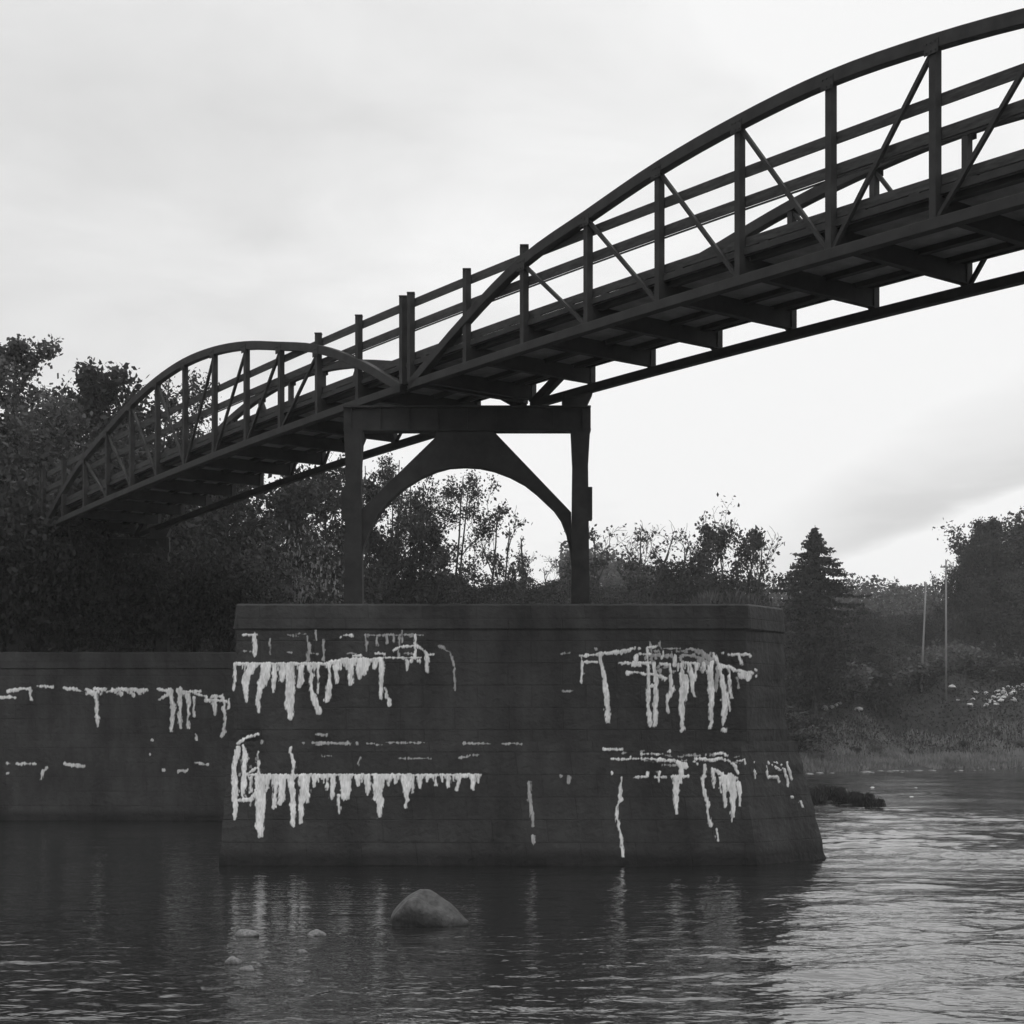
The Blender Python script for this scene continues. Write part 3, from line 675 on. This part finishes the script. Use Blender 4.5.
G_L = 'trees on the left bank behind the bridge'
left = [('airy', 28, 336, 104, 'tallest airy tree at the far left, its thin top pale against the sky', .3, 1.0),
 ('airy', -22, 350, 100, 'airy tree half cut off by the left edge of the photo', 2.1, 1.1),
 ('dense', 92, 372, 108, 'leafy tree just right of the tallest airy tree, sky showing through its crown', 1.1, .95),
 ('multi', 128, 366, 112, 'tree with small rounded clumps touching the left end of the truss arch', .2, .9),
 ('dense2', 60, 402, 100, 'dense dark tree filling the gap below the two left tree tops', 2.5, .95),
 ('multi', 165, 405, 110, 'tree whose crown pokes above the deck inside the left truss', 3.3, .85),
 ('dense', 195, 432, 104, 'dark tree hidden behind the left truss span', 4.0, 1.0),
 ('dense2', 10, 440, 92, 'dark tree low at the left edge in front of the airy ones', 5.0, 1.1),
 ('dense', 120, 455, 95, 'dark tree under the left truss above the far pier', .9, 1.1),
 ('bushy', 250, 440, 112, 'dark tree behind the middle of the left span', 1.7, 1.1),
 ('dense2', 225, 500, 96, 'low dark tree between the two piers', 2.9, 1.2),
 ('bushy', 300, 462, 118, 'tree with sky gaps left of the left tower column', .4, 1.0),
 ('bushy', 345, 450, 126, 'tree behind the left tower column', 2.2, .9)]
for k, x, yt, Y, lb, rot, sxy in left: place_tree(k, x, yt, Y, lb, group=G_L, rot=rot, sxy=sxy)
place_tree('multi', 384, 448, 132, 'tree seen in the left spandrel of the tower arch', rot=1.2, sxy=.8)
place_tree('multi', 432, 466, 134, 'many stemmed tree filling the left half of the tower arch', rot=.5, sxy=.95)
place_tree('bushy', 402, 505, 130, 'bushy tree low under the left foot of the tower arch', rot=4.4, sxy=1.05)
place_tree('sparse', 478, 508, 136, 'thin half bare tree with long twigs in the middle of the tower arch', rot=2.0, sxy=.9)
place_tree('slim', 524, 540, 150, 'small spiky leafless sapling under the right half of the tower arch', name='sapling', rot=.2)
place_tree('sparse', 556, 556, 152, 'low sparse tree against the right tower column inside the arch', rot=3.0)
place_tree('sparse', 612, 528, 158, 'sparse tree just right of the right tower column', rot=5.1, sxy=1.1)
place_tree('sparse', 642, 532, 160, 'sparse feathery tree second to the right of the tower', rot=.8, sxy=1.0)
place_tree('bushy', 690, 545, 160, 'rounded bushy tree left of the one with the tall bare top', rot=2.6, sxy=.9)
place_tree('bushy', 732, 507, 164, 'tree with a tall thin top standing above the others right of the tower', rot=1.0, sxy=.85)
place_tree('sparse', 752, 540, 160, 'twiggy tree leaning out right beside the tall thin topped tree', rot=4.0, sxy=1.0)
for x, yt, d, k, lb, sx in [(964,548,54,'dense','dark tree behind the tall pale pole',.7),(978,531,58,'dense2','dark tree stepping up behind the bleached boulders',.8),(996,520,60,'dense','dark tree between the stepping tree and the tallest one at right',1.0),(1016,511,62,'dense2','tallest dark tree at the right edge of the photo',1.1),
        (1056,503,60,'dense','dark tree cut off by the right edge of the photo',1.2),(1008,570,50,'dense2','lower dark tree in front of the tallest right hand trees',1.2),(974,600,48,'dense','low dark tree just right of the tall pale pole',1.0)]:
    place_tree(k, x, yt, shore_at(x)+d, lb, group='dark trees massed at the right edge', rot=x*.7, sxy=sx)
# filler wood, each tree an object of its own
rr = random.Random(4)
fill = []
for i in range(20):
    x = 340 + i*21 + rr.uniform(-9, 9); fill.append((x, 586 + rr.uniform(-10, 16), rr.uniform(40, 70), rr.choice(['dense','dense2'])))
for i in range(9):
    x = 770 + i*21 + rr.uniform(-9, 9); fill.append((x, 612 + rr.uniform(-10, 12), rr.uniform(64, 84), rr.choice(['dense','dense2'])))
for i in range(18):
    x = 560 + i*22 + rr.uniform(-9, 9); fill.append((x, 648 + rr.uniform(-14, 10), rr.uniform(38, 50), rr.choice(['dense2','dense'])))
for i in range(8):
    x = 250 + i*34 + rr.uniform(-9, 9); fill.append((x, 565 + rr.uniform(-14, 20), rr.uniform(22, 36), rr.choice(['dense2','dense'])))
for x, yt, d, k in fill:
    place_tree(k, x, yt, shore_at(x)+d, 'dark tree of the unbroken wood across the river behind the pier', group='wood across the river', rot=rr.random()*6, sxy=1.4)

# spruce
def spruce(x, ytop, Y, label):
    X = (x-512)*Y/F; g = float(ground(X, Y)); H = EYE + (HZ-ytop)*Y/F - g
    o = empty('spruce_tree', (X, Y, g), label, 'tree')
    rnd = random.Random(3); rg = np.random.default_rng(3)
    w = MB(); w.tube([(0,0,-.3),(0,0,H*.5),(0,0,H)], [.32,.18,.03], 7); pts = []; boughs = MB()
    z = H*.12
    while z < H*.985:
        u = z/H; ln = min(5.2, 15*(1-u)**1.02 + .08); n = 8 if u < .8 else 6
        for j in range(n):
            th = rnd.random()*6.283; l = ln*rnd.choice((.45,.8,.95,1.05,1.15))*rnd.uniform(.85,1.1)
            p = [Vector((math.cos(th)*l*s, math.sin(th)*l*s, z + l*(.10*s - .62*s*s + .46*s**3))) for s in (0,.25,.5,.75,1)]
            boughs.tube(p, [.05,.04,.035,.025,.012], 3)
            for s in np.linspace(.12, 1, max(5, int(l*11))):
                i = min(3, int(s*4)); q = p[i].lerp(p[i+1], s*4-i); wd = .40*(1-.6*s)*min(1, l/2.4)+.05
                for _ in range(3): pts.append((q.x+rnd.gauss(0,wd*.7), q.y+rnd.gauss(0,wd*.7), q.z-abs(rnd.gauss(.06,.14))))
        z += .46*(1-.45*u)
    v, q = leaves(np.array(pts), .16, rg)
    w.build('trunk', BARK, o, origin=(0,0,0)); 
    cr = link('crown', np_mesh('crown', v, q, NEEDLE), o)
    boughs.build('bough', BARK, o, origin=(0,0,0))
spruce(815, 525, 188, 'pointed spruce tree standing alone above the wood at right')

# shrubs on the bank
def shrub_kind(key, material, seed, H, rad, n, leaf):
    rg = np.random.default_rng(seed); rnd = random.Random(seed); w = MB(); C = []
    for j in range(9):
        th = rnd.random()*6.283; l = rnd.uniform(.5,1)
        p = [Vector((0,0,-.2)), Vector((math.cos(th)*rad*.3*l, math.sin(th)*rad*.3*l, H*.45)), Vector((math.cos(th)*rad*.75*l, math.sin(th)*rad*.75*l, H*rnd.uniform(.7,.98)))]
        w.tube(p, [.05,.035,.012], 4)
        for s in (.4,.6,.8,1): C.append(p[1].lerp(p[2], s) if s > .5 else p[0].lerp(p[1], s*2))
    C = np.array([tuple(c) for c in C]); pts = C[rg.integers(0, len(C), n)] + rg.normal(size=(n,3))*np.array([rad*.26,rad*.26,H*.13]); pts[:,2] = np.abs(pts[:,2])
    v, q = leaves(pts, leaf, rg); TREES[key] = (wood_mesh(w), np_mesh('crown', v, q, material), H)
shrub_kind('shrub', LEAF, 31, 3, 2.2, 2200, .16); shrub_kind('fineshrub', LEAF, 35, 3, 2.2, 7000, .07); shrub_kind('shrub2', LEAF2, 32, 2.6, 2.4, 2000, .15); DUSTY = mat('dusty_leaves', .10, .22, rough=.8, scale=1.2, spec=.15, transl=.2)
shrub_kind('paleshrub', DUSTY, 33, 2.6, 1.7, 4200, .035)
def place_shrub(key, X, Y, h, label, group=None, sxy=1.0, z=None):
    tr, cr, H = TREES[key]; g = float(ground(X, Y)) if z is None else z; s = h/H
    o = empty('shrub', (X, Y, g), label, 'shrub', group); o.scale = (s*sxy, s*sxy, s); o.rotation_euler.z = rr.random()*6
    link('stems', tr, o).name = 'stem'; link('foliage', cr, o)
    return o
for i in range(40):
    x = 770 + i*7 + rr.uniform(-5,5); near = i % 4 == 0; d = rr.uniform(16, 20) if near else rr.uniform(38, 47) if x > 806 else rr.uniform(20, 36)
    Y = shore_at(x) + d; h = rr.uniform(.5,.9) if near and x > 806 else rr.uniform(2.2,4.2)
    place_shrub(rr.choice(['shrub','shrub','shrub2']), (x-512)*Y/F, Y, h, 'dark shrub in the thicket above the grassy strip at right', 'shrubs above the grassy bank', 1.3)
place_tree('paleshrub', 298, 560, 106, 'pale dusty small tree behind the pier, left of the left tower column', name='small_tree', sxy=.42)

# undergrowth and far woods: masses nobody could count
rg = np.random.default_rng(8)
n = 70000
x_ = rg.uniform(-34, 82, n); d_ = rg.uniform(15, 50, n); y_ = shore(x_) + d_
hh = .6 + 3.2*np.abs(np.sin(x_*.6 + np.sin(y_*.25)*2))*np.clip((d_-10)/22, .1, 1)
pc = 512 + x_/y_*F
low = (pc > 806) & (d_ < 40); hh = np.where(low, np.minimum(hh, .5), hh)
z_ = ground(x_, y_) + rg.uniform(0, 1, n)**1.5*hh
v, q = leaves(np.stack([x_,y_,z_],1), .15, rg); tag(link('undergrowth', np_mesh('undergrowth', v, q, LEAF)), 'dark tangled undergrowth along the far bank', 'undergrowth', kind='stuff')
n = 64000
px_ = rg.uniform(560, 1060, n); y_ = rg.uniform(300, 470, n); x_ = (px_-512)*y_/F
bump_ = 5*np.abs(np.sin(x_*.17+y_*.05))*np.abs(np.cos(y_*.11+x_*.04)) + 2.2*np.abs(np.sin(x_*.41+1))
z_ = ground(x_, y_) + 5 + rg.uniform(0,1,n)**.6*(4+bump_)
v, q = leaves(np.stack([x_,y_,z_],1), .5, rg); tag(link('far_woods', np_mesh('far_woods', v, q, LEAF)), 'wooded ridge far behind the poles', 'woods', kind='stuff')
# grass
n = 22000
x_ = rg.uniform(14, 82, n); d_ = rg.uniform(.5, 24, n); y_ = shore(x_) + d_ 
z_ = ground(x_, y_); h_ = rg.uniform(.25, .75, n)*(.6+.6*np.abs(np.sin(x_*.4+y_*.3))); a_ = rg.uniform(0, 6.283, n); wd = rg.uniform(.05,.14,n)
ln_ = rg.normal(0, .18, (n,2))
v = np.stack([np.stack([x_-wd*np.cos(a_), y_-wd*np.sin(a_), z_-.05],1), np.stack([x_+wd*np.cos(a_), y_+wd*np.sin(a_), z_-.05],1), np.stack([x_+ln_[:,0], y_+ln_[:,1], z_+h_],1)],1).reshape(-1,3)
tag(link('grass', np_mesh('grass', v, np.arange(3*n).reshape(-1,3), GRASS)), 'dry grass on the low bank at right', 'grass', kind='stuff')

# ------------------------------------------------------------------ stones
def on_ground(x, y):
    """distance at which the ground passes through this photo row"""
    for Y in np.arange(150, 300, .5):
        X = (x-512)*Y/F
        if ground(X, Y) > EYE + (HZ-y)*Y/F: return float(Y)
    return 230.
def rock_mesh(name, seed, sx, sy, sz, material, sub=3, rough=.16, ridge=None, cut=(.62,.95), flat=False):
    bm = bmesh.new(); bmesh.ops.create_icosphere(bm, subdivisions=sub, radius=1)
    rnd = random.Random(seed); pl = [(Vector((rnd.gauss(0,1),rnd.gauss(0,1),rnd.gauss(0,.8))).normalized(), rnd.uniform(*cut)) for _ in range(14)]
    for v in bm.verts:
        p = v.co.copy()
        for n_, d in pl:
            e = p.dot(n_) - d
            if e > 0: p -= n_*e*.85
        q = p*2.3
        p *= 1 + rough*.35*(math.sin(q.x*2.1+seed)+math.sin(q.y*2.7+seed*1.3)+math.sin(q.z*3.1))/3
        v.co = Vector((p.x*sx, p.y*sy, p.z*sz))
        if ridge: ridge(v)
    me = bpy.data.meshes.new(name); bm.to_mesh(me); bm.free(); me.materials.append(material)
    if not flat: me.shade_smooth()
    return me
def slope_rock(v):
    u = min(1, max(0, (v.co.x + .66)/1.32))
    v.co.z *= float(np.interp(u, [0,.04,.15,.3,.45,.7,.9,1], [.25,.5,.85,1,.93,.62,.3,.08]))/max(.3, math.sqrt(max(0, 1-(2*u-1)**2)))
Yb = EYE*F/(924-HZ)
o = link('boulder', rock_mesh('boulder', 21, .70, .5, .76, WETSTONE, 4, .4, slope_rock, (.5,.82)), loc=((424-512)*Yb/F, Yb, -.01))
o.scale = (.98, 1, 1.25); tag(o, 'grey wet boulder with a sloping right shoulder rising from the river', 'boulder')
SM = [rock_mesh('stone', s, 1, .8, .62, mat('dull_river_stone', .05, .18, rough=.6, scale=5, spec=.4, bump=.03, bscale=9), 3, .3, None, (.5,.85)) for s in (41,42,43)]
for x, y, wpx, m, lb in [(245,936,26,0,'small grey stone breaking the water left of the boulder'),(318,935,22,1,'small dark stone just left of the sloping boulder'),(234,963,24,2,'flat pale stone in the shallows at lower left'),
        (248,970,16,0,'thin pale stone touching the flat stone in the shallows'),(268,953,9,1,'tiny stone between the grey stone and the flat pale one'),(302,953,13,2,'tiny stone below the small dark stone'),(300,982,10,0,'tiny wet stone lowest in front of the boulder')]:
    Y = EYE*F/(y-HZ); s = wpx*Y/F/2
    o = link('stone', SM[m], loc=((x-512)*Y/F, Y, -s*.02)); o.scale = (s*1.15, s, s*.95); o.rotation_euler.z = x
    tag(o, lb, 'stone')
PM = [rock_mesh('stone', s, 1, .85, .75, PALESTONE, 2, cut=(.42,.8), flat=True) for s in (51,52,53,54)]
SH = [rock_mesh('stone', s, 1, .9, .7, SHORESTONE, 2) for s in (71,72,73)]
def pale(x, y, Y, wpx, label, group, mset=PM, cat='boulder', name='boulder'):
    s = wpx*Y/F/2; p = px(x, y, Y)
    g = float(ground(p.x, Y)); z = p.z
    o = link(name, rr.choice(mset), loc=(p.x, Y, z)); o.scale = (s, s, s*rr.uniform(.6,1)); o.rotation_euler = (rr.uniform(-.3,.3), rr.uniform(-.3,.3), rr.random()*6)
    return tag(o, label, cat, group)
for x, y, wpx, lb in [(952,687,9,'brightest pale boulder at the foot of the tall pole'),(957,675,3,'small pale stone above the brightest boulder')]:
    pale(x, y, on_ground(x,y)-1.5, wpx*1.5, lb, None)
for x, y, wpx in [(975,692,6),(971,705,6),(958,700,4),(973,699,5),(986,694,5),(993,698,7),(998,691,6),(1001,701,8),(1003,690,5),(1007,687,5),(1014,683,6),(1021,681,7),(1024,686,7),(1014,700,6),(990,702,5),(996,704,5),(1006,696,5),(1018,687,5)]:
    pale(x, y, on_ground(x,y)-.4, wpx*1.55, 'pale bleached boulder of the heap below the dark trees at the right edge', 'heap of bleached boulders')
for _ in range(22):
    x = rr.uniform(984, 1026); y = 703 - (x-984)*.42 + rr.uniform(-3, 4)
    pale(x, y, on_ground(x, y)-.5, rr.uniform(4, 9), 'pale bleached boulder of the heap below the dark trees at the right edge', 'heap of bleached boulders')
for x, y, wpx in [(825,708,7),(832,707,6),(836,705,5),(840,703,5),(859,709,8)]:
    pale(x, y, on_ground(x,y)-1, wpx*1.4, 'pale stone of the small scatter above the grass, left of the poles', 'scattered pale stones above the grass')
for i in range(34):
    x = rr.choice([rr.uniform(806, 1026), rr.gauss(rr.choice([822,868,900,958,1005]), 9)]); X = (x-512)*150/F; Y = float(shore(X)) - 1.2*math.sin(X*.35) + rr.uniform(-9, 1.5); X = (x-512)*Y/F
    o = link('stone', rr.choice(SH), loc=(X, Y, rr.uniform(-.04,.05))); s = rr.uniform(.08,.36)**1.1; o.scale = (s*rr.uniform(1,2.2), s, s*.6); o.rotation_euler.z = rr.random()*.6
    tag(o, 'pale stone on the waterline of the grassy bank at right', 'stone', 'stones along the waterline')
for x, y, wpx in [(872,788,8),(916,788,5),(911,797,6),(846,790,4)]:
    Y = EYE*F/(y-HZ); s = wpx*Y/F/2; o = link('stone', rr.choice(PM), loc=((x-512)*Y/F, Y, .0)); o.scale = (s, s, s*.5)
    tag(o, 'pale stone alone in the shallows before the grassy bank', 'stone', 'pale stones in the shallows')

# dark rocks with sedge to the right of the pier
rl = random.Random(2)
DM = [rock_mesh('rock', s_, 1, .8, .4, DARKSTONE, 3) for s_ in (81,82,83)]
for i in range(9):
    x = 806 + i*8 + rl.uniform(-4,4); Y = 73 + rl.uniform(0,9) + (i > 5)*3; s_ = rl.uniform(.3,.75)
    o = link('rock', DM[i % 3], loc=((x-512)*Y/F, Y, -.02)); o.scale = (s_*1.7, s_, s_*rl.uniform(.3,.55)); o.rotation_euler.z = rl.uniform(-.4,.4)
    tag(o, 'low dark wet rock among the sedge right of the pier', 'rock', 'low rocks right of the pier')
def tussock_mesh(seed, n=420):
    rg = np.random.default_rng(seed); a = rg.uniform(0,6.283,n); r = .75*rg.uniform(0,1,n)**.7; L_ = rg.uniform(.35,1.1,n)*(1.05-r*r*1.3); b = a + rg.normal(0,1.2,n)
    x0, y0 = r*np.cos(a), r*np.sin(a); w_ = .018
    ox, oy = -np.sin(b)*w_, np.cos(b)*w_; out = L_*rg.uniform(.0,.45,n)
    p = [np.stack([x0-ox,y0-oy,np.zeros(n)],1), np.stack([x0+ox,y0+oy,np.zeros(n)],1), np.stack([x0+np.cos(b)*out*.5+ox*.7,y0+np.sin(b)*out*.5+oy*.7,L_*.7],1), np.stack([x0+np.cos(b)*out,y0+np.sin(b)*out,L_*(.95-.2*out)],1)]
    v = np.stack(p,1).reshape(-1,3); i = np.arange(n)*4
    return np_mesh('sedge_clump', v, np.stack([i,i+1,i+2,i+3],1), LEAF)
TM = [tussock_mesh(61), tussock_mesh(62)]
for i in range(18):
    x = 800 + i*4.6 + rl.uniform(-7,7); Y = 74 + rl.uniform(0,16)
    o = link('sedge_clump', TM[i % 2], loc=((x-512)*Y/F, Y, .04)); s = rl.uniform(.35,1.05)*(1 - .5*abs(i-7)/11); o.scale = (s*1.2, s*1.2, s*.85); o.rotation_euler.z = rl.random()*6
    tag(o, 'dark sedge clump standing in the shallows among low rocks right of the pier', 'sedge', 'sedge clumps right of the pier')

rw_ = random.Random(12)
DRY = mat('dry_stalks', .05, .16, rough=.9, scale=3, spec=.1)
pt = tussock_mesh(63, 110); pt.materials.clear(); pt.materials.append(DRY)
dk = tussock_mesh(64, 70)
for i in range(24):
    X = rw_.uniform(-6.7, 5.4); o = link('weed_clump', dk, loc=(X, rw_.uniform(40.95, 41.25), 6.44)); q = rw_.uniform(.1,.3); o.scale = (q*1.5, q, q); o.rotation_euler.z = rw_.random()*6
    tag(o, 'small dark weed tuft on the top edge of the streaked pier', 'weeds', 'weed tufts on the pier top')
for x_p in (703, 712, 722, 733, 741, 750):
    Yw = rw_.uniform(42.6, 43.6); o = link('dry_weed', pt, loc=((x_p-512)*Yw/F, Yw, 6.45)); q = rw_.uniform(.35,.75); o.scale = (q*.8, q*.8, q); o.rotation_euler.z = x_p
    tag(o, 'pale dry weed stalks sprouting at the right end of the pier top', 'weeds', 'dry weeds on the pier top')
for i in range(9):  # bushes added on the pier top, standing in for the darkness over tower and truss
    X = PX2 + (-5.6, -4.4, -3.2, -2.0, -.8, .4, 1.6, 3.0, 4.4)[i]
    place_shrub('fineshrub', X, 42.1+PY2+.1+rw_.uniform(-.2,.4), (6.8, 6.0, 5.0)[i] if i < 3 else rw_.uniform(2.8,4.6), 'dark bush added on the farther pier to sink tower and truss into the dark', 'bushes added to darken the farther pier', .75, z=6.4)
# ------------------------------------------------------------------ poles
def pole(x, ybot, ytop, Y, wpx, label, xt=None, arm=False):
    a = px(x, ybot, Y); b = px(xt or x, ytop, Y); r = wpx*Y/F/2
    a.z = min(a.z, float(ground(a.x, Y))) - .3
    if not arm:
        m = MB(); m.tube([a, a.lerp(b,.5), b], [r, r*.85, r*.65], 8); o = m.build('wooden_pole', POLEM, origin=a, smooth=True)
        return tag(o, label, 'pole')
    o = empty('utility_pole', a, label, 'pole')
    m = MB(); m.tube([a, a.lerp(b,.5), b], [r, r*.85, r*.7], 8); m.build('shaft', POLEM, o, smooth=True)
    c = b - Vector((0,0,.9)); m = MB(); m.box((c.x-.75, c.y-r-.12, c.z-.08), (c.x+.75, c.y-r, c.z+.08)); m.build('crossarm', POLEM, o)
    for s in (-.62, 0, .62):
        m = MB(); m.tube([(c.x+s, c.y-r-.06, c.z+.08), (c.x+s, c.y-r-.06, c.z+.16), (c.x+s, c.y-r-.06, c.z+.3)], [.05,.07,.045], 8); m.build('insulator', PALESTONE, o)
    return o
pole(946, 702, 560, on_ground(946, 702), 2.3, 'tall pale utility pole beside the bleached boulders at right', arm=True)
pole(921, 692, 582, on_ground(921, 692), 2.4, 'shorter pale pole leaning slightly, left of the tall one', xt=926)
pole(782, 712, 652, on_ground(782, 712), 2.2, 'thin pale pole standing just right of the stone pier', xt=783)

# ------------------------------------------------------------------ air: thin veil added to lift the blacks, it also fades the far hills
LIFT_HAZE = 0.00025
if LIFT_HAZE:
    m = bpy.data.materials.new('black_lift_haze'); m.use_nodes = True; nt = m.node_tree
    nt.nodes.remove(nt.nodes['Principled BSDF'])
    vol = nt.nodes.new('ShaderNodeVolumePrincipled'); vol.inputs['Density'].default_value = LIFT_HAZE; vol.inputs['Color'].default_value = (.95,.95,.95,1)
    nt.links.new(vol.outputs[0], nt.nodes['Material Output'].inputs['Volume'])
    hb = MB(); hb.box((-1600,-1100,-5), (1600,1900,100)); o = hb.build('black_lift_haze', m); tag(o, kind='stuff')

# ------------------------------------------------------------------ render settings
vs = scene.view_settings; vs.view_transform = 'Standard'; vs.look = 'None'; vs.exposure = 0; vs.gamma = 1
scene.cycles.max_bounces = 5; scene.cycles.volume_bounces = 0
